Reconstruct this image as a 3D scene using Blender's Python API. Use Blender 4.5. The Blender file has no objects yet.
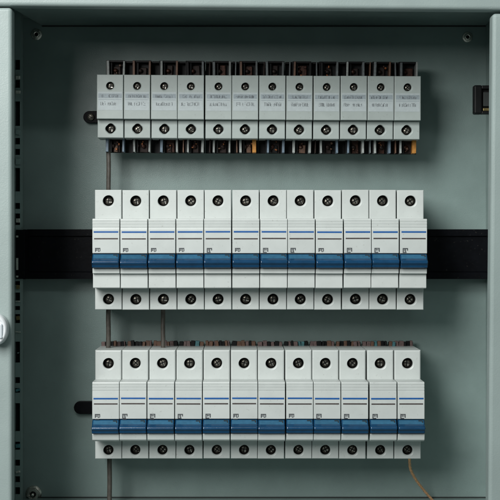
import bpy, bmesh, math, random
from mathutils import Vector, Matrix
random.seed(11)
S = 0.001                     # everything below is written in millimetres
C = bpy.context.scene.collection
PI = math.pi

# ---------------------------------------------------------------- camera numbers (500 px picture)
CD, F, PX, PY = 990.0, 1421.8, 238.0, 245.0
def at(x, y, Y):              # where a picture point lies on the plane at depth Y (mm)
    d = CD + Y
    return (x - PX) * d / F, (PY - y) * d / F

# ---------------------------------------------------------------- materials
def nodes(name):
    m = bpy.data.materials.new(name); m.use_nodes = True
    nt = m.node_tree; return m, nt, nt.nodes['Principled BSDF']
def mat(name, col, rough=0.4, metal=0.0, var=0.0, vscale=200, bump=0.0, bscale=900, spec=0.5, coat=0.0,
        rvar=0.0, dirt=0.0, island=0.0):
    m, nt, b = nodes(name)
    N, L = nt.nodes, nt.links
    b.inputs['Base Color'].default_value = (*col, 1)
    b.inputs['Roughness'].default_value = rough
    b.inputs['Metallic'].default_value = metal
    b.inputs['Specular IOR Level'].default_value = spec
    b.inputs['Coat Weight'].default_value = coat
    b.inputs['Coat Roughness'].default_value = 0.15
    tc = N.new('ShaderNodeTexCoord')
    src = None
    if var or dirt or island:
        geo = N.new('ShaderNodeNewGeometry')
        nz = N.new('ShaderNodeTexNoise'); nz.inputs['Scale'].default_value = vscale
        nz.inputs['Detail'].default_value = 5
        oi = N.new('ShaderNodeObjectInfo')
        ad = N.new('ShaderNodeVectorMath'); ad.operation = 'ADD'
        L.new(geo.outputs['Position'], ad.inputs[0]); L.new(oi.outputs['Random'], ad.inputs[1])
        L.new(ad.outputs[0], nz.inputs['Vector'])
        mr = N.new('ShaderNodeMapRange')
        mr.inputs[1].default_value = .3; mr.inputs[2].default_value = .7
        mr.inputs[3].default_value = 1 - var; mr.inputs[4].default_value = 1 + var
        L.new(nz.outputs['Fac'], mr.inputs[0])
        val = mr.outputs[0]
        if island:
            m2 = N.new('ShaderNodeMapRange')
            m2.inputs[3].default_value = 1 - island; m2.inputs[4].default_value = 1 + island
            L.new(oi.outputs['Random'], m2.inputs[0])
            mu = N.new('ShaderNodeMath'); mu.operation = 'MULTIPLY'
            L.new(val, mu.inputs[0]); L.new(m2.outputs[0], mu.inputs[1]); val = mu.outputs[0]
        vm = N.new('ShaderNodeVectorMath'); vm.operation = 'SCALE'
        vm.inputs[0].default_value = col
        L.new(val, vm.inputs['Scale'])
        out = vm.outputs[0]
        if dirt:
            n2 = N.new('ShaderNodeTexNoise'); n2.inputs['Scale'].default_value = 700
            n2.inputs['Detail'].default_value = 3
            L.new(ad.outputs[0], n2.inputs['Vector'])
            r = N.new('ShaderNodeMapRange'); r.inputs[1].default_value = .66; r.inputs[2].default_value = .74
            r.inputs[4].default_value = dirt
            L.new(n2.outputs['Fac'], r.inputs[0])
            mx = N.new('ShaderNodeMix'); mx.data_type = 'RGBA'
            L.new(r.outputs[0], mx.inputs['Factor']); L.new(out, mx.inputs['A'])
            mx.inputs['B'].default_value = (.16, .15, .12, 1)
            out = mx.outputs['Result']
        L.new(out, b.inputs['Base Color'])
    if rvar:
        n3 = N.new('ShaderNodeTexNoise'); n3.inputs['Scale'].default_value = 90; n3.inputs['Detail'].default_value = 6
        geo3 = N.new('ShaderNodeNewGeometry'); L.new(geo3.outputs['Position'], n3.inputs['Vector'])
        r3 = N.new('ShaderNodeMapRange'); r3.inputs[1].default_value = .3; r3.inputs[2].default_value = .7
        r3.inputs[3].default_value = rough - rvar; r3.inputs[4].default_value = rough + rvar
        L.new(n3.outputs['Fac'], r3.inputs[0]); L.new(r3.outputs[0], b.inputs['Roughness'])
    if bump:
        geo = N.new('ShaderNodeNewGeometry')
        nb = N.new('ShaderNodeTexNoise'); nb.inputs['Scale'].default_value = bscale
        nb.inputs['Detail'].default_value = 2.5
        L.new(geo.outputs['Position'], nb.inputs['Vector'])
        bp = N.new('ShaderNodeBump'); bp.inputs['Strength'].default_value = bump
        bp.inputs['Distance'].default_value = 0.0004
        L.new(nb.outputs['Fac'], bp.inputs['Height']); L.new(bp.outputs['Normal'], b.inputs['Normal'])
    return m

PAINT  = mat('grey_green_powder_paint', (.205, .278, .265), .38, var=.08, vscale=45, bump=.36, bscale=1900, dirt=.10, rvar=.06)
FPAINT = mat('frame_powder_paint', (.285, .352, .342), .42, var=.05, vscale=45, bump=.2, bscale=1300, rvar=.06)
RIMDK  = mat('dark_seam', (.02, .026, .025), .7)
PLAST  = mat('white_plastic', (.55, .59, .575), .36, var=.035, vscale=120, bump=.06, bscale=1500, dirt=.25, island=.03)
PLAST1 = mat('greyish_plastic', (.355, .405, .39), .42, var=.05, vscale=120, bump=.08, bscale=1500, dirt=.35, island=.04)
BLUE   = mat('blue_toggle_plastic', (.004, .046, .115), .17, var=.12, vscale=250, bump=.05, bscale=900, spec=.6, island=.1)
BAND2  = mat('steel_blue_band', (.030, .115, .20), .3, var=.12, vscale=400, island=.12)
STRB   = mat('blue_ink', (.006, .095, .33), .45, var=.1, vscale=600)
STRD   = mat('dark_ink', (.055, .042, .040), .5, var=.25, vscale=900)
INK    = mat('grey_ink', (.06, .068, .075), .6, var=.3, vscale=1500)
PAPER  = mat('label_paper', (.41, .465, .475), .5, var=.05, vscale=500)
BAND   = mat('label_band', (.27, .32, .345), .5, var=.12, vscale=700)
BLACK  = mat('black_plastic', (.005, .0055, .006), .45, spec=.2, var=.3, vscale=300)
RAILM  = mat('black_rail_paint', (.003, .0035, .005), .42, spec=.09, var=.3, vscale=150, dirt=.12, bump=.15, bscale=500)
STEEL  = mat('screw_steel', (.80, .77, .70), .25, metal=.9, var=.2, vscale=900, bump=.1)
DSTEEL = mat('dark_screw_steel', (.24, .225, .19), .36, metal=.85, var=.5, vscale=900, bump=.2, island=.35)
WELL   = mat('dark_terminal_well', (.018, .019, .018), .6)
COPPER = mat('tarnished_copper', (.040, .014, .008), .45, metal=.5, var=.5, vscale=700, bump=.3)
COPPG  = mat('bright_copper_bit', (.26, .085, .025), .4, metal=.4, var=.4, vscale=900)
RUST   = mat('dark_copper', (.016, .008, .006), .55, metal=.4, var=.5, vscale=700)
FINW   = mat('pale_fin', (.27, .29, .28), .5, var=.2, vscale=500, island=.3)
FIND   = mat('grey_fin', (.10, .115, .12), .5, var=.3, vscale=500, island=.4)
FINB   = mat('blue_fin', (.13, .18, .23), .5, var=.2, vscale=500)
FINN   = mat('brown_fin', (.12, .06, .035), .5, var=.3, vscale=500)
FINY   = mat('orange_fin', (.45, .19, .025), .5, var=.25, vscale=500)
TEAL   = mat('teal_fin', (.05, .17, .19), .5, var=.3, vscale=500)
PINK   = mat('brownish_wire_end', (.13, .085, .08), .5, var=.35, vscale=700)
CABLE  = mat('dark_brown_cable', (.075, .068, .058), .45, var=.25, vscale=300)
TAN    = mat('copper_wire', (.78, .43, .23), .36, metal=.55, var=.3, vscale=900, bump=.2)
KNOBM  = mat('white_knob_plastic', (.74, .78, .80), .18, var=.03, vscale=100)
KNOBG  = mat('pale_blue_knob_face', (.62, .68, .72), .25)
BRASS  = mat('dull_brass', (.20, .16, .07), .4, metal=.8, var=.2, vscale=800)

# ---------------------------------------------------------------- mesh builder
class MB:
    def __init__(s): s.bm = bmesh.new(); s.mats = []; s.cur = 0
    def m(s, material):
        if material not in s.mats: s.mats.append(material)
        s.cur = s.mats.index(material); return s
    def _tag(s, faces, smooth=False):
        for f in faces: f.material_index = s.cur; f.smooth = smooth
    def _merge(s, tmp, smooth=None):
        vm = {v: s.bm.verts.new(v.co) for v in tmp.verts}
        for f in tmp.faces:
            try: nf = s.bm.faces.new([vm[v] for v in f.verts])
            except ValueError: continue
            nf.material_index = s.cur; nf.smooth = f.smooth if smooth is None else smooth
        tmp.free()
    def box(s, x0, x1, y0, y1, z0, z1, bev=0.0, seg=2, rot=0.0):
        t = bmesh.new(); bmesh.ops.create_cube(t, size=1)
        for v in t.verts:
            v.co = Vector((((x0+x1)/2) + v.co.x*(x1-x0), ((y0+y1)/2) + v.co.y*(y1-y0), ((z0+z1)/2) + v.co.z*(z1-z0)))
        if bev: bmesh.ops.bevel(t, geom=t.edges[:], offset=bev, segments=seg, affect='EDGES', profile=.5)
        if rot: bmesh.ops.rotate(t, cent=((x0+x1)/2, (y0+y1)/2, (z0+z1)/2), matrix=Matrix.Rotation(rot, 3, 'Y'), verts=t.verts)
        s._merge(t); return s
    def extr(s, prof, x0, x1, bev=0.0, seg=2, smooth=False):      # prof: (y,z) points; extruded along x
        t = bmesh.new()
        a = [t.verts.new((x0, y, z)) for y, z in prof]; b = [t.verts.new((x1, y, z)) for y, z in prof]
        n = len(prof)
        fa = t.faces.new(a); fb = t.faces.new(list(reversed(b)))
        for i in range(n):
            f = t.faces.new((a[i], b[i], b[(i+1) % n], a[(i+1) % n])); f.smooth = smooth
        bmesh.ops.recalc_face_normals(t, faces=t.faces[:])
        if bev:
            e = [e for e in t.edges if (fa in e.link_faces or fb in e.link_faces)]
            bmesh.ops.bevel(t, geom=e, offset=bev, segments=seg, affect='EDGES', profile=.5)
        s._merge(t); return s
    def poly(s, pts, axis, a0, a1, bev=0.0, seg=2):               # pts in the plane across 'Y' (x,z) or 'Z' (x,y)
        t = bmesh.new()
        mk = (lambda p, q: (p[0], q, p[1])) if axis == 'Y' else (lambda p, q: (p[0], p[1], q))
        a = [t.verts.new(mk(p, a0)) for p in pts]; b = [t.verts.new(mk(p, a1)) for p in pts]
        n = len(pts); t.faces.new(a); t.faces.new(list(reversed(b)))
        for i in range(n): t.faces.new((a[i], b[i], b[(i+1) % n], a[(i+1) % n]))
        bmesh.ops.recalc_face_normals(t, faces=t.faces[:])
        if bev: bmesh.ops.bevel(t, geom=t.edges[:], offset=bev, segments=seg, affect='EDGES', profile=.5)
        s._merge(t); return s
    def lathe(s, cx, cz, prof, n=32, sx=1, sz=1, rot=0, smooth=True):  # prof: (r, y) from back to front, axis along y
        rings = []
        for r, y in prof:
            if r < 1e-6: rings.append([s.bm.verts.new((cx, y, cz))])
            else: rings.append([s.bm.verts.new((cx+sx*r*math.cos(rot+2*PI*i/n), y, cz+sz*r*math.sin(rot+2*PI*i/n))) for i in range(n)])
        for A, B in zip(rings, rings[1:]):
            for i in range(n):
                j = (i+1) % n
                if len(A) == 1: v = (A[0], B[j], B[i])
                elif len(B) == 1: v = (A[i], A[j], B[0])
                else: v = (A[i], A[j], B[j], B[i])
                f = s.bm.faces.new(v); f.material_index = s.cur; f.smooth = smooth
        return s
    def holeblock(s, x0, x1, z0, z1, yf, yb, cx, cz, r, depth, ch=.45, n=36, well=None, flat=0.0):
        """block whose front face (at yf, toward -y) has a round well of the given depth"""
        ang = [2*PI*i/n for i in range(n)]
        for X, Z in ((x0, z0), (x1, z0), (x1, z1), (x0, z1)): ang.append(math.atan2(Z-cz, X-cx) % (2*PI))
        ang = sorted(set(round(a, 6) for a in ang))
        def rect(a, ins):
            dx, dz = math.cos(a), math.sin(a); t = 1e9
            if dx > 1e-9: t = min(t, (x1-cx)/dx)
            if dx < -1e-9: t = min(t, (x0-cx)/dx)
            if dz > 1e-9: t = min(t, (z1-cz)/dz)
            if dz < -1e-9: t = min(t, (z0-cz)/dz)
            X, Z = cx+dx*t, cz+dz*t
            return min(max(X, x0+ins), x1-ins), min(max(Z, z0+ins), z1-ins)
        R = lambda y, ins: [s.bm.verts.new((rect(a, ins)[0], y, rect(a, ins)[1])) for a in ang]
        def ci(a, rr):
            k = rr*(1+flat*abs(math.cos(2*a))); return cx+k*math.cos(a), cz+k*math.sin(a)
        K = lambda y, rr, o=0: [s.bm.verts.new((ci(a, rr)[0]+.3*o, y, ci(a, rr)[1]-.45*o)) for a in ang]
        loops = [R(yb, 0), R(yf+ch, 0), R(yf+ch*.3, ch*.3), R(yf, ch), K(yf, r+.5, 1), K(yf+.9, r), K(yf+1.1, r*.985), K(yf+depth, r*.93)]
        n = len(ang)
        k0 = s.cur
        for li, (A, B) in enumerate(zip(loops, loops[1:])):
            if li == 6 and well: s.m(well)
            for i in range(n):
                j = (i+1) % n
                f = s.bm.faces.new((A[i], A[j], B[j], B[i])); f.material_index = s.cur; f.smooth = (li >= 4)
        s.bm.faces.new(loops[0]).material_index = k0
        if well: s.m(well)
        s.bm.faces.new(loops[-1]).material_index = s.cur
        s.cur = k0
        return s
    def tube(s, pts, r, n=12, smooth=True):
        P = [Vector(p) for p in pts]; rings = []
        for i, p in enumerate(P):
            d = (P[min(i+1, len(P)-1)] - P[max(i-1, 0)]).normalized()
            u = d.cross(Vector((0, 1, 0)))
            if u.length < .05: u = d.cross(Vector((1, 0, 0)))
            u.normalize(); w = d.cross(u).normalized()
            rings.append([s.bm.verts.new(p + r*(math.cos(2*PI*k/n)*u + math.sin(2*PI*k/n)*w)) for k in range(n)])
        for A, B in zip(rings, rings[1:]):
            for k in range(n):
                f = s.bm.faces.new((A[k], A[(k+1) % n], B[(k+1) % n], B[k])); f.smooth = smooth; f.material_index = s.cur
        for r_ in (rings[0], rings[-1]): s.bm.faces.new(r_).material_index = s.cur
        return s
    def build(s, name, parent=None, loc=(0, 0, 0)):
        bmesh.ops.recalc_face_normals(s.bm, faces=s.bm.faces[:])
        me = bpy.data.meshes.new(name)
        for v in s.bm.verts: v.co *= S
        s.bm.to_mesh(me); s.bm.free()
        for m in s.mats: me.materials.append(m)
        o = bpy.data.objects.new(name, me); C.objects.link(o)
        o.location = Vector(loc)*S
        if parent: o.parent = parent
        return o
def tag(o, label=None, cat=None, group=None, kind=None):
    for k, v in (('label', label), ('category', cat), ('group', group), ('kind', kind)):
        if v: o[k] = v
    return o
def thing(name, loc, label, cat, group=None):
    o = bpy.data.objects.new(name, None); C.objects.link(o); o.location = Vector(loc)*S
    o.empty_display_size = .01
    return tag(o, label, cat, group)
def copy_tree(o, parent=None):
    c = o.copy(); C.objects.link(c)
    if parent: c.parent = parent
    for ch in [k for k in o.children]: copy_tree(ch, c)
    return c

# ---------------------------------------------------------------- the cabinet
cab = thing('electrical_cabinet', (0, 0, 0), 'open grey-green painted steel electrical cabinet holding three rows of modules', 'cabinet')
LW, RW, CEIL, FLOOR = -150.4, 172.6, 152.8, -176.0
m = MB().m(PAINT); m.box(-185, 200, 0, 2, -215, 190); m.build('back_panel', cab)
m = MB().m(PAINT); m.box(LW-2, LW, -113, -.05, -210, 160); m.build('side_wall', cab)
m = MB().m(PAINT); m.box(RW, RW+2, -113, -.05, -210, 160); m.build('side_wall', cab)
# ceiling with its mitred inner tray
m = MB().m(PAINT)
m.box(LW, RW, -113, -.05, 158, 160)
m.build('ceiling_panel', cab)
m = MB().m(PAINT)
m.poly([(-136.6, -.1), (-145.0, -66), (-149, -112.6), (RW-.2, -112.6), (RW-.2, -.1)], 'Z', CEIL, CEIL+1.6, bev=.25)
m.build('ceiling_tray', cab)
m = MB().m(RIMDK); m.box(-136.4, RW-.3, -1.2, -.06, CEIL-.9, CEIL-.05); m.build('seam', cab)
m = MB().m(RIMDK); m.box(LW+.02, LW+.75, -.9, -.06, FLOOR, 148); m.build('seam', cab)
m = MB().m(PAINT); m.box(LW, RW, -113, -.05, FLOOR-2, FLOOR); m.build('floor_panel', cab)
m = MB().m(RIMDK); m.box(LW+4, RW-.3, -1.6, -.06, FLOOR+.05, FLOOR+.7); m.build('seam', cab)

# front frame: rounded folded flanges
def flange(pts, name='front_frame'):
    m = MB().m(FPAINT); m.poly(pts, 'Y', -125, -113, bev=2.2, seg=4)
    return m.build(name, cab)
def fz(x, y): return at(x, y, -125)
zt = fz(0, 7.4)[1]
flange([(-200, -215), (-137.6, -215), (-137.6, zt), (-200, zt)])
zr = fz(495, 13.2)[1]
flange([(151.9, -215), (220, -215), (220, zr), (154.9, zr)])
zl0, zr0 = fz(0, 6.2)[1], fz(500, 12.0)[1]
flange([(-200, zl0+.5), (-138, zl0+.3), (154, zr0+1.4), (220, zr0+.6), (220, 230), (-200, 230)])
# backing lips behind the flange joints so that no light leaks between them
m = MB().m(FPAINT)
m.box(-200, LW+.5, -112.9, -111.5, -215, 215); m.box(RW-.5, 220, -112.9, -111.5, -215, 215)
m.box(-198, 218, -112.9, -111.4, 150, 214); m.build('backing_lip', cab)

# perforated upright on the left wall
up = MB().m(PAINT)
def uz(y): return at(18, y, -30)[1]
X0, X1 = at(12.5, 0, -30)[0], at(21.3, 0, -30)[0]
Xa, Xb = at(15.4, 0, -30)[0], at(20.2, 0, -30)[0]
slots = [(60, 70), (80, 88), (101.5, 126), (138, 144.5), (149, 155), (168, 191.5), (203, 209), (213.5, 225), (281, 285), (292.5, 300.5),
         (306, 310), (314, 323), (341.5, 362.5), (377, 383), (388, 392.5), (403, 431), (441.5, 449.5), (459.5, 465.5), (476, 482), (487, 494)]
LXw = LW+.05
edges = [-10.0]
for a, b in slots: edges += [a, b]
edges.append(508.0)
up.box(LXw, Xa, -31, -30, uz(508), uz(-10)); up.box(Xb, X1, -31, -30, uz(508), uz(-10))
up.box(X1-.8, X1-.02, -29.98, -22, uz(508), uz(-10))
for a, b in zip(edges[0::2], edges[1::2]): up.box(Xa+.001, Xb-.001, -31, -30, uz(b), uz(a))
up = up.build('perforated_upright', cab)
m = MB().m(BLACK); m.box(LXw, X1-.9, -26, -22, uz(506), uz(-8)); m.build('backing_strip', up)
# the small fittings seen on the upright
for (y, w, h, ma) in ((77.5, 3.0, 3.4, STEEL), (92, 3.4, 3.2, STEEL), (132, 3, 5, PAINT), (161.5, 3.2, 6, PAINT), (220.5, 2.6, 4.2, STEEL),
                      (287, 2.4, 4, BRASS), (318, 2.4, 4, BRASS), (301.5, 3.2, 1, STEEL), (332, 3.6, .8, STEEL), (353, 1, 1, PAINT),
                      (390, 3, 2.6, TEAL), (446, 3.2, 3.6, TEAL), (472, 3, 2.2, STEEL), (239, 2, 1.4, STEEL), (277, 2.2, 1.6, STEEL)):
    cx_, cz_ = at(17.9, y, -32)
    m = MB().m(ma); m.box(cx_-w/2, cx_+w/2, -32.6, -26.2, cz_-h/3, cz_+h/3, bev=.25, rot=random.uniform(-.3, .3))
    m.build('fitting', up)

# corner screws with washers
def panel_screw(x, y, r=2.7, ang=.5):
    X, Z = at(x, y, -2)
    m = MB().m(STEEL); m.lathe(X, Z, [(r*1.25, -.05), (r*1.3, -.5), (r*1.15, -.75), (0, -.75)])
    w = m.build('washer', None); w.parent = cab
    m = MB().m(STEEL); m.lathe(X, Z, [(r*.85, -.7), (r*.85, -1.6), (r*.68, -2.3), (r*.45, -2.45), (r*.4, -1.5), (0, -1.5)], n=24)
    h = m.build('screw', cab)
    m = MB().m(BLACK); m.lathe(X, Z, [(r*.44, -1.6), (r*.44, -1.75), (0, -1.75)], n=6, rot=ang, smooth=False); m.build('socket', h)
panel_screw(36.2, 34.2, 3.0); panel_screw(467.8, 36.8, 2.8, 1.1)
# hex bolt low on the left
X, Z = at(32.5, 495, -6)
m = MB().m(STEEL); m.lathe(X, Z, [(5.6, -.05), (5.6, -1.0), (0, -1.0)])
m.m(STEEL).lathe(X, Z, [(4.6, -.9), (4.6, -4.2), (4.0, -4.9), (2.9, -4.9), (2.6, -3.9), (0, -3.9)], n=6, rot=.2, smooth=False)
m.m(BLACK).lathe(X, Z, [(2.1, -3.8), (2.1, -4.1), (0, -4.1)], n=20); m.m(STEEL).lathe(X, Z, [(1.1, -4), (1.1, -6.5), (.8, -7), (0, -7)], n=20); m.build('hex_bolt', cab)

# black keeper block by the right edge
Xk0, Zk0 = at(474, 114, -42); _, Zk1 = at(474, 85, -42)
m = MB().m(BLACK)
m.box(Xk0, Xk0+5.5, -42, -35, Zk0, Zk1, bev=1.1, seg=3)
m.box(Xk0+5.2, RW-.1, -42, -34, Zk1-2.6, Zk1-.2, bev=.5); m.box(Xk0+5.2, RW-.1, -42, -34, Zk0+.2, Zk0+2.0, bev=.5)
m.box(Xk0+5.2, RW-.1, -38.5, -35, Zk0+1.5, Zk1-2)
k = m.build('keeper_block', cab)
m = MB().m(RIMDK); m.box(Xk0+6.4, RW-.6, -41, -38.3, Zk0+5.2, Zk1-4.6, bev=.4); m.build('steel_insert', k)
m = MB().m(BRASS); m.box(Xk0+6.4, RW-.6, -40, -38.3, Zk0+2.2, Zk0+4.2, bev=.3); m.build('brass_strip', k)

# white quarter-turn knob on the left flange
Xn, Zn = at(-3.2, 329.6, -132)
m = MB().m(KNOBM)
m.lathe(Xn, Zn, [(.95, -125.05), (1.0, -127), (1.0, -131), (.97, -133.2), (.88, -134.6), (.74, -135.3), (.70, -134.7), (.62, -134.5), (0, -134.5)], n=48, sx=6.7, sz=9.4)
kn = m.build('latch_knob', cab)
m = MB().m(KNOBG); m.box(Xn-2.6, Xn+4.0, -136.2, -134.4, Zn-5.4, Zn+3.8, bev=.9, seg=3); m.build('grip', kn)

# ---------------------------------------------------------------- rails
Zr1, Zr0 = at(0, 229.3, -14)[1], at(0, 279, -14)[1]
zc = (Zr0+Zr1)/2
m = MB().m(RAILM)
X0r, X1r = LW+5.9, RW-.4
m.extr([(-14, Zr1), (-14, Zr1-4.5), (-12.6, Zr1-5), (-6.2, Zr1-5), (-6.2, Zr0+5), (-12.6, Zr0+5), (-14, Zr0+4.5), (-14, Zr0),
        (-12.9, Zr0), (-12.9, Zr0+3.9), (-5, Zr0+3.9), (-5, Zr1-3.9), (-12.9, Zr1-3.9), (-12.9, Zr1)], X0r, X1r)
m.box(X0r, X1r, -12.4, -11.6, Zr0+5.1, Zr1-5.1)           # flat cover strip clipped in the channel
for xs in (-140, 12, 165): m.box(xs-5, xs+5, -5, -.05, zc-7, zc+7)
m.box(X0r-.2, X0r+1.2, -33, -13.9, Zr0+.3, Zr1-.3); m.box(LW+.8, X0r+1.2, -33.2, -31.1, Zr0+.5, Zr1-.5, bev=.3)
m.m(STEEL)
for yy_, h_ in ((236.5, 1.2), (264, 8), (276.5, 1.2)):
    a_, b_ = at(17.2, yy_, -33.5); m.box(a_-.7, a_+.7, -33.5, -33.1, b_-h_/2, b_+h_/2)
rl = m.build('mounting_rail')
tag(rl, 'wide black mounting rail running wall to wall behind the middle row', 'rail')
def slotbar(xpx, ypx, h, xr, label, yb, screw):
    X, Z = at(xpx, ypx, -4); pts = []
    for i in range(13):
        a = PI/2 + PI*i/12; pts.append((X + h/2 + h/2*math.cos(a), Z + h/2*math.sin(a)))
    pts += [(xr, Z-h/2), (xr, Z+h/2)]
    root = thing('mounting_bar', (0, 0, 0), label, 'bar')
    m = MB().m(RAILM); m.poly(pts, 'Y', -4, -.05, bev=.35)
    m.box(-88, xr, yb, -3.9, Z-h/2-3, Z+h/2+3)
    m.build('bar', root)
    if screw:
        m = MB().m(DSTEEL); m.lathe(X+h*.62, Z, [(2.6, -3.9), (2.6, -5.2), (2.0, -5.9), (0, -5.9)], n=20)
        sc = m.build('screw', root)
        m = MB().m(BLACK); m.box(X+h*.62-1.9, X+h*.62+1.9, -6.05, -5.8, Z-.3, Z+.3, rot=.6); m.build('slot', sc)
slotbar(83.2, 117, 8.4, 115, 'black mounting bar with a screw in its round end behind the top row', -19.5, True)
slotbar(73.8, 407.7, 8.8, 115, 'plain black mounting bar with rounded end behind the bottom row', -9.5, False)

# ---------------------------------------------------------------- screws in the terminals
def term_screw(root, cx, cz, yf, r, deep, ang, name='screw'):
    m = MB().m(DSTEEL)
    m.lathe(cx, cz, [(r, yf+deep+.3), (r, yf+deep-1.0), (r*.8, yf+deep-1.7), (r*.35, yf+deep-1.9), (0, yf+deep-1.9)], n=22)
    s_ = m.build(name, root)
    m = MB().m(BLACK)
    for a in (ang, ang+PI/2): m.box(cx-r*.78, cx+r*.78, yf+deep-2.05, yf+deep-1.6, cz-.33, cz+.33, rot=a)
    m.m(STEEL); m.box(cx-r*.1, cx+r*.75, yf+deep-2.0, yf+deep-1.5, cz-1.15, cz-.6, rot=ang)
    m.build('cross_slot', s_)

# ---------------------------------------------------------------- breakers of the middle and bottom rows
W = 18.0; HW = W/2 - .27
ORD = ['leftmost', 'second from the left', 'third from the left', 'fourth from the left', 'fifth from the left', 'sixth from the left',
       'sixth from the right', 'fifth from the right', 'fourth from the right', 'third from the right', 'second from the right', 'rightmost']

def glyph(m, x, z, v, y, row3):
    t = .6; y0, y1 = y-.09, y+.05
    b = lambda a, c, d, e: m.box(x+a, x+c, y0, y1, z+d, z+e)
    w, h = 3.4, 2.5
    b(0, w, h-t, h)
    if v % 3 != 1: b(0, w-1.0, -t, 0)
    b(0, t, .05, h-t-.05)
    if v % 3 == 0: b(1.5, 1.5+t, .05, h-t-.05); b(w-t, w, .9, h-t-.05)
    elif v % 3 == 1: b(1.7, 1.7+t, .6, h-t-.05); b(.5, 1.2, .9, 1.3); b(w-.5, w, .4, h-t-.05)
    else: b(1.1, 2.6, 1.0, 1.5); b(w-t, w, .05, h-t-.05)
    b(.9, 1.25, .7, 1.9)
    if v % 2: b(1.9, 2.9, .05, .45)
    if row3: b(0, w-.6, -1.1, -.75)

def breaker(kind):
    """kind 2 = middle row, 3 = bottom row; local origin: module centre, back panel plane, world z"""
    if kind == 2:
        YT, YF, YB = -58.0, -75.0, -14.2
        zT = lambda y: at(0, y, YT)[1]; zF = lambda y: at(0, y, YF)[1]
        top, st, fb, lb, bot = zT(189.9), zF(218.6), zF(273.6), at(0, 288.2, -72)[1], zT(309.6)
        sc1, sc2 = zT(200.7), zT(299.2); bl, dk, lg = zF(232.0), zF(238.6), zF(251.8)
        h0, h1 = zF(253.6), at(0, 268.3, -80)[1]
    else:
        YT, YF, YB = -49.0, -68.0, -6.0
        zT = lambda y: at(0, y, YT)[1]; zF = lambda y: at(0, y, YF)[1]
        top, st, fb, bot = zT(350.0), zF(381.8), at(0, 441.0, -66)[1], zT(458.6)
        sc1, sc2 = zT(363.2), zT(449.9); bl, dk, lg = zF(398.5), zF(403.8), zF(417.6)
        h0, h1 = zF(419.2), at(0, 434.2, -73)[1]
    root = thing('circuit_breaker', (0, 0, 0), '-', 'breaker')
    m = MB().m(PLAST)
    r = 3.55
    m.holeblock(-HW, HW, st-1.5, top, YT, YB, 0, sc1, r, 7.5, well=WELL, ch=.5 if kind == 2 else .9)
    m.holeblock(-HW, HW, bot, (lb if kind == 2 else fb)+1.0, YT, YB, 0, sc2, r*(1 if kind == 2 else .93), 7.5, well=WELL)
    m.box(-HW+.1, HW-.1, YT+.6, YB+.1, (lb if kind == 2 else fb)+.95, st-1.45)
    m.build('housing', root)
    # front cover, an extruded outline with the fine ridges above the blue stripe
    p = [(YT+1, st), (YF+.9, st), (YF+.25, st-.25), (YF, st-.9)]
    z = st-1.6
    for k in range(3):
        p += [(YF, z), (YF+.2, z-.14), (YF+.2, z-.40), (YF, z-.54)]; z -= 1.85 + .1*k
    if kind == 2:
        p += [(YF-.25, bl+1.6), (YF-.35, dk), (YF-.2, h0+.35), (YF+1.2, h0+.1), (YF+3.2, h0-1), (YF+3.2, h1+.4), (YF+.8, h1-.1), (YF+.3, h1-.4)]
        p += [(YF+.5, fb+.25), (YF+.9, fb), (YF+3.2, fb-.05), (YF+3.2, fb-.8), (YF+3.0, lb+.5), (YF+3.5, lb), (YT+1, lb)]
    else:
        p += [(YF-.25, bl+1.6), (YF-.35, dk), (YF-.2, h0+.35), (YF+1.2, h0+.1), (YF+3.2, h0-1), (YF+3.2, h1+.4), (YF+.2, h1-.05), (YF-.9, h1-.35), (YF-1.1, h1-.8)]
        p += [(YF-.2, fb+1.2), (YF+1.2, fb+.2), (YF+1.9, fb), (YT+1, fb)]
    m = MB().m(PLAST); m.extr(p, -HW+.02, HW-.02, bev=.3, seg=3)
    cov = m.build('front_cover', root)
    yy = YF-.27
    m = MB().m(STRB); m.box(-HW+.9, HW-.7, yy-.12, yy+.3, bl-.5, bl+.55); m.build('blue_stripe', cov)
    m = MB().m(STRD); m.box(-HW+1.1, HW-1.0, yy-.16, yy+.3, dk-.42, dk+.42); m.build('dark_slot', cov)
    # lever
    q = [(YF+3.1, h0-.1), (YF+1.0, h0-.25), (YF+.3, h0-.6)]
    hm = h0 - (h0-h1)*.42
    q += [(YF-1.9, hm+.75), (YF-2.8, hm+.2)]
    for k in range(8):                       # tight rounded shoulder, then a face leaning slightly back
        a = math.radians(80 - k*12.5); q.append((YF-3.0-2.1*math.cos(a), hm-1.9+2.0*math.sin(a)))
    q += [(YF-3.7, h1+1.8)]
    for k in range(5):
        a = math.radians(-10 - k*20); q.append((YF-2.3-1.3*math.cos(a), h1+1.45+1.35*math.sin(a)))
    q += [(YF-1.5, h1+.1), (YF+3.1, h1+.5)]
    m = MB().m(BLUE); m.extr(q, -HW, HW, bev=.75, seg=4)
    tg = m.build('toggle', root)
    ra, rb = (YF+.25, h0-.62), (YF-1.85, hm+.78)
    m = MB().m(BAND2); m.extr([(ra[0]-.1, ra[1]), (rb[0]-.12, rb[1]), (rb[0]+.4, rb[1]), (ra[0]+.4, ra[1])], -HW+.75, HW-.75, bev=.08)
    m.build('ramp_band', tg)  # thin strip along the toggle's upper ramp, paler and greyer blue than the lever
    m = MB().m(RIMDK)
    m.box(HW-4.0, HW-1.3, YF-.6, YF+.5, h0-1.2, h0-.7); m.box(HW-1.8, HW-1.3, YF-1.25, YF+.3, h0-2.3, h0-1.25)
    m.build('toggle_mark', tg)
    return root, cov, dict(YT=YT, YF=YF, sc1=sc1, sc2=sc2, lg=lg, top=top, YB=YB)

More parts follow.
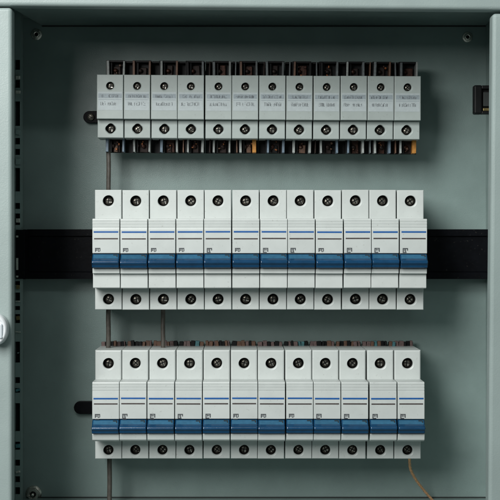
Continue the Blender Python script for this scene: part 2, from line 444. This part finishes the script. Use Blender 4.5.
def clamp3(root, top, YB, rnd):       # coloured wire ends and clamps standing behind the bottom-row breakers
    x = -HW+.5
    cols = [BLACK, PINK, BLACK, FINN, PINK, BLACK, PINK, FINN, PINK, BLACK, FINN, TEAL]
    k = 0
    while x < HW-.7:
        w = min(rnd.uniform(1.7, 3.4), HW-.2-x); h = rnd.uniform(2.8, 3.7)
        m = MB().m(rnd.choice(cols))
        y0 = YB-rnd.uniform(3, 6)
        m.box(x, x+w-.15, y0, YB-1.0, top-3, top+h, bev=.25, rot=rnd.uniform(-.13, .13))
        m.m(BLACK).box(x-.1, x+w+.1, YB-3, YB-.4, top-3, top+2.6)
        m.build('wire_end', root); x += w

XL = {2: at(94.5, 0, -58)[0], 3: at(94.5, 0, -49)[0]}
for kind, rowname in ((2, 'middle'), (3, 'bottom')):
    proto, cov0, G = breaker(kind)
    items = []
    for i in range(12):
        r = proto if i == 0 else copy_tree(proto)
        items.append(r)
    for i, r in enumerate(items):
        rnd = random.Random(kind*100+i)
        r.location = Vector((XL[kind]+W*(i+.5)+rnd.uniform(-.04, .04), rnd.uniform(-.25, .25), rnd.uniform(-.1, .1)))*S
        r.rotation_euler = (0, math.radians(rnd.uniform(-.12, .12)), math.radians(rnd.uniform(-.15, .15)))
        mark = {2: 'small printed mark', 3: 'short lower step'}[kind]
        tag(r, f'white circuit breaker with blue toggle, {ORD[i]} in the {rowname} row', 'breaker',
            f'circuit breakers in the {rowname} row')
        term_screw(r, rnd.uniform(-.25, .25), G['sc1'], G['YT'], 2.75, 5.5, rnd.uniform(0, 3))
        term_screw(r, rnd.uniform(-.25, .25), G['sc2'], G['YT'], 2.75, 5.5, rnd.uniform(0, 3))
        cov = [c for c in r.children if c.name.startswith('front_cover')][0]
        for c in list(r.children)+list(cov.children):
            if c.name.startswith(('toggle', 'blue_stripe', 'dark_slot')): c.location = Vector((rnd.uniform(-.08, .08), rnd.uniform(-.06, .04), rnd.uniform(-.13, .13)))*S
        m = MB().m(INK); glyph(m, -HW+1.7, G['lg'], rnd.randrange(3), G['YF']-.3, kind == 3 and rnd.random() < .4)
        m.build('printed_mark', cov)
        if kind == 3: clamp3(r, G['top'], G['YB'], rnd)

# ---------------------------------------------------------------- top row modules
YT1, YL1, YB1 = -46.0, -41.0, -20.0
z1 = lambda y: at(0, y, YT1)[1]
zl = lambda y: at(0, y, YL1)[1]
TOP, STEP, BOT = z1(75.4), z1(119.6), zl(138.6)
def module():
    root = thing('terminal_module', (0, 0, 0), '-', 'terminal module')
    m = MB().m(PLAST1)
    m.holeblock(-HW, HW, STEP, TOP, YT1, YB1, 0, z1(86.4), 2.55, 5.0, well=WELL, ch=.35)
    m.holeblock(-HW+.1, HW-.1, BOT, STEP-.15, YL1, YB1, 0, zl(129.3), 3.05, 6.0, well=WELL, ch=.4, flat=.12)
    m.box(-HW+.3, HW-.3, YL1+3, YB1+.3, STEP-2, STEP+2)
    m.build('housing', root)
    return root
def textline(m, z, h, rnd, x0=-6.6, x1=6.6):
    x = x0 + rnd.uniform(0, 1.2); Y0, Y1 = YT1-.235, YT1-.12
    while x < x1-1.2:
        if rnd.random() < .14: x += rnd.uniform(.5, 1.1); continue
        w = rnd.uniform(.42, .78); t = .16
        for _ in range(rnd.choice((2, 3, 3))):
            if rnd.random() < .5:
                xx = x + rnd.choice((0, w-t, w/2)); m.box(xx, xx+t, Y0, Y1, z, z+h*rnd.uniform(.6, 1))
            else:
                zz = z + rnd.choice((0, h-t, h/2)); m.box(x, x+w, Y0-.004, Y1, zz, zz+t)
        x += w + .2
proto = module(); items = [proto] + [copy_tree(proto) for _ in range(11)]
X1L = at(95.6, 0, YT1)[0]
for i, r in enumerate(items):
    rnd = random.Random(900+i)
    r.location = Vector((X1L+W*(i+.5)+rnd.uniform(-.03, .03), rnd.uniform(-.2, .2), (5.5-i)*.095+rnd.uniform(-.08, .08)))*S
    r.rotation_euler = (0, math.radians(.25+rnd.uniform(-.08, .08)), math.radians(rnd.uniform(-.25, .25)))
    extra = {5: ' with yellow clip', 11: ' with orange clip'}.get(i, '')
    tag(r, f'grey terminal module with label{extra}, {ORD[i]} in the top row', 'terminal module', 'terminal modules in the top row')
    term_screw(r, rnd.uniform(-.2, .2), z1(86.4), YT1, 2.0, 4.0, rnd.uniform(0, 3))
    term_screw(r, rnd.uniform(-.2, .2), zl(129.3), YL1, 2.35, 4.6, rnd.uniform(0, 3))
    lab = MB().m(PAPER); lab.box(-HW+.7, HW-.6, YT1-.1, YT1+.1, z1(111), z1(92.6))
    lab.m(BAND); lab.box(-HW+1.0, HW-.9, YT1-.14, YT1, z1(98.8), z1(94.4)); lab.box(-HW+1.0, HW-1.2, YT1-.14, YT1, z1(100.6), z1(100.1))
    lab = lab.build('printed_label', r)
    t = MB().m(INK)
    textline(t, z1(98.2), 1.9, rnd); textline(t, z1(106.0), 2.2, rnd); t.build('small_print', lab)
    # clamps above and below
    for sgn in (1, -1):
        zr = (lambda y: at(0, y, -28)[1])
        za, zb = (TOP-2, zr(61.3)) if sgn > 0 else (zr(153.0), BOT+2)
        m = MB().m(BLACK)
        m.box((-HW+4.9) if i == 0 else -HW-.2, HW+.2 if i < 11 else HW-.1, -22, -19.6, za, zb)
        if sgn > 0 and i > 0: m.box(-HW-.2, -HW+4.5, -29, -21.9, zb-1.6, zb-.4)
        if sgn > 0: m.box(-HW+4.9, HW-.2, -30, -21.9, zb-1.3, zb-.1)
        m.box(-HW+4.6, -HW+5.2, -30, -19.7, za, zb-.2)
        cl = m.build('clamp', r)
        fx = [(-HW+5.9+rnd.uniform(-.5, .5), rnd.uniform(1.2, 1.8)), (HW-.9+rnd.uniform(-.4, .2), rnd.uniform(1.1, 1.7))]
        if i and rnd.random() < .5: fx.append((-HW+rnd.uniform(2.0, 3.6), .8))
        for j, (x, w) in enumerate(fx):
            if j == 2: c = rnd.choice([FIND, RUST, FINN])
            elif sgn < 0: c = rnd.choice([FINW, FINW, FINW, FINB])
            else: c = rnd.choice([FINW, FIND, FINN, FIND, BLACK])
            if sgn < 0 and j == 1 and i in (5, 11): c = FINY; x -= 1.3; w = 2.6
            m = MB().m(c); m.box(x-w/2, x+w/2, -31.5, -21.9, za+.1, zb-.3-rnd.uniform(0, .5), bev=.2, rot=rnd.uniform(-.03, .03))
            m.build('fin', cl)
        m = MB().m(RUST if rnd.random() < .6 else COPPER)
        zc_ = (za+zb)/2
        a_ = rnd.uniform(7.6, 9.6); b_ = rnd.uniform(2.4, 4.6)
        m.box(-HW+a_, HW-b_, -24.5, -21.8, za+.2, zb-rnd.uniform(2.2, 4.2) if sgn > 0 else zb-1, bev=.4, rot=rnd.uniform(-.05, .05))
        if rnd.random() < .6: m.m(rnd.choice([BLACK, RUST, FINN])).box(-HW+a_+1, HW-b_-rnd.uniform(.5, 3), -26, -24.4, za+.3, za+rnd.uniform(3, 6), bev=.3, rot=rnd.uniform(-.1, .1))
        m.m(rnd.choice([COPPER, RUST])).lathe(rnd.uniform(0, 3), zc_+(-1 if sgn < 0 else .2), [(1.5, -24), (1.5, -26.4), (1.0, -27), (0, -27)], n=14)
        if sgn < 0 or rnd.random() < .4:
            for _ in range(3):
                gx, gz = rnd.uniform(-1, 4.5), rnd.uniform(za+1.2, zb-3); m.m(rnd.choice([COPPG, FINN, COPPER])); m.box(gx, gx+rnd.uniform(.6, 1.6), -27.5, -23, gz, gz+rnd.uniform(.5, 1.6), bev=.15, rot=rnd.uniform(-.5, .5))
        m.m(BLACK).box(-HW+7.2, -HW+8.4, -28, -21.9, za+.3, zb-1.4)
        m.build('contact', cl)

# ---------------------------------------------------------------- cables
def cable(pts, r, mt, label, cat='cable'):
    m = MB().m(mt); m.tube(pts, r); o = m.build('cable'); return tag(o, label, cat)
def vc(x, ya, yb, Y=-27, n=9, w=.12):
    out = []
    for i in range(n):
        y = ya+(yb-ya)*i/(n-1); X, Z = at(x+w*math.sin(i*1.3+x), y, Y); out.append((X, Y, Z))
    return out
cable(vc(108.6, 130, 195), 1.5, CABLE, 'dark thin cable dropping from the leftmost top-row module to the middle row')
cable(vc(108.4, 303, 352), 1.6, CABLE, 'dark cable between the leftmost middle and bottom breakers')
cable(vc(163.0, 303, 352), 1.5, CABLE, 'dark cable between the third middle-row and third bottom-row breakers')
cable(vc(109.6, 452, 510), 1.6, CABLE, 'dark cable hanging below the leftmost bottom-row breaker')
ctrl = [(409, 450, -27), (409.5, 461, -26), (410.5, 469, -22), (414, 476.5, -18), (419, 484, -14), (425, 491.5, -10), (432, 499.5, -7), (440, 508, -6)]
pts = []
V = [Vector((at(a, b, c)[0], c, at(a, b, c)[1])) for a, b, c in ctrl]
for i in range(len(V)-1):
    p0, p1, p2, p3 = V[max(i-1, 0)], V[i], V[i+1], V[min(i+2, len(V)-1)]
    for k in range(8):
        t = k/8
        pts.append(.5*((2*p1)+(p2-p0)*t+(2*p0-5*p1+4*p2-p3)*t*t+(3*p1-p0-3*p2+p3)*t**3))
m = MB().m(TAN)
for ph in (0, 2*PI/3, 4*PI/3):        # three twisted strands
    m.tube([p + Vector((.42*math.cos(ph+i*.55), .42*math.sin(ph+i*.55), 0)) for i, p in enumerate(pts)], .62, n=8)
tag(m.build('copper_wire'), 'bare twisted copper wire curling down from the rightmost bottom-row breaker', 'wire')

# ---------------------------------------------------------------- light, world, camera
w = bpy.data.worlds.new('World'); bpy.context.scene.world = w; w.use_nodes = True
bg = w.node_tree.nodes['Background']; bg.inputs[0].default_value = (.80, .98, .96, 1); bg.inputs[1].default_value = .135
def area(name, loc, target, sx, sy, power, col):
    l = bpy.data.lights.new(name, 'AREA'); l.shape = 'RECTANGLE'; l.size = sx; l.size_y = sy; l.energy = power; l.color = col
    o = bpy.data.objects.new(name, l); C.objects.link(o); o.location = loc
    d = Vector(target)-Vector(loc); o.rotation_euler = d.to_track_quat('-Z', 'Y').to_euler(); return o
area('key_lamp', (-.46, -1.0, .53), (0, 0, 0), .42, .78, 16.0, (1, .985, .965))
area('overhead_tube', (-.22, -.95, .62), (0, 0, 0), 1.15, .028, 1.7, (.93, 1, .99))
sc = bpy.context.scene
cd = bpy.data.cameras.new('camera'); co = bpy.data.objects.new('camera', cd); C.objects.link(co)
co.location = (0, -CD*S, 0); co.rotation_euler = (PI/2, 0, 0)
cd.sensor_width = 36; cd.lens = F/500*36; cd.shift_x = (250-PX)/500; cd.shift_y = -(250-PY)/500
cd.clip_start = .01; cd.clip_end = 20
sc.camera = co
sc.view_settings.view_transform = 'Standard'; sc.view_settings.look = 'None'
sc.view_settings.exposure = 0; sc.view_settings.gamma = 1
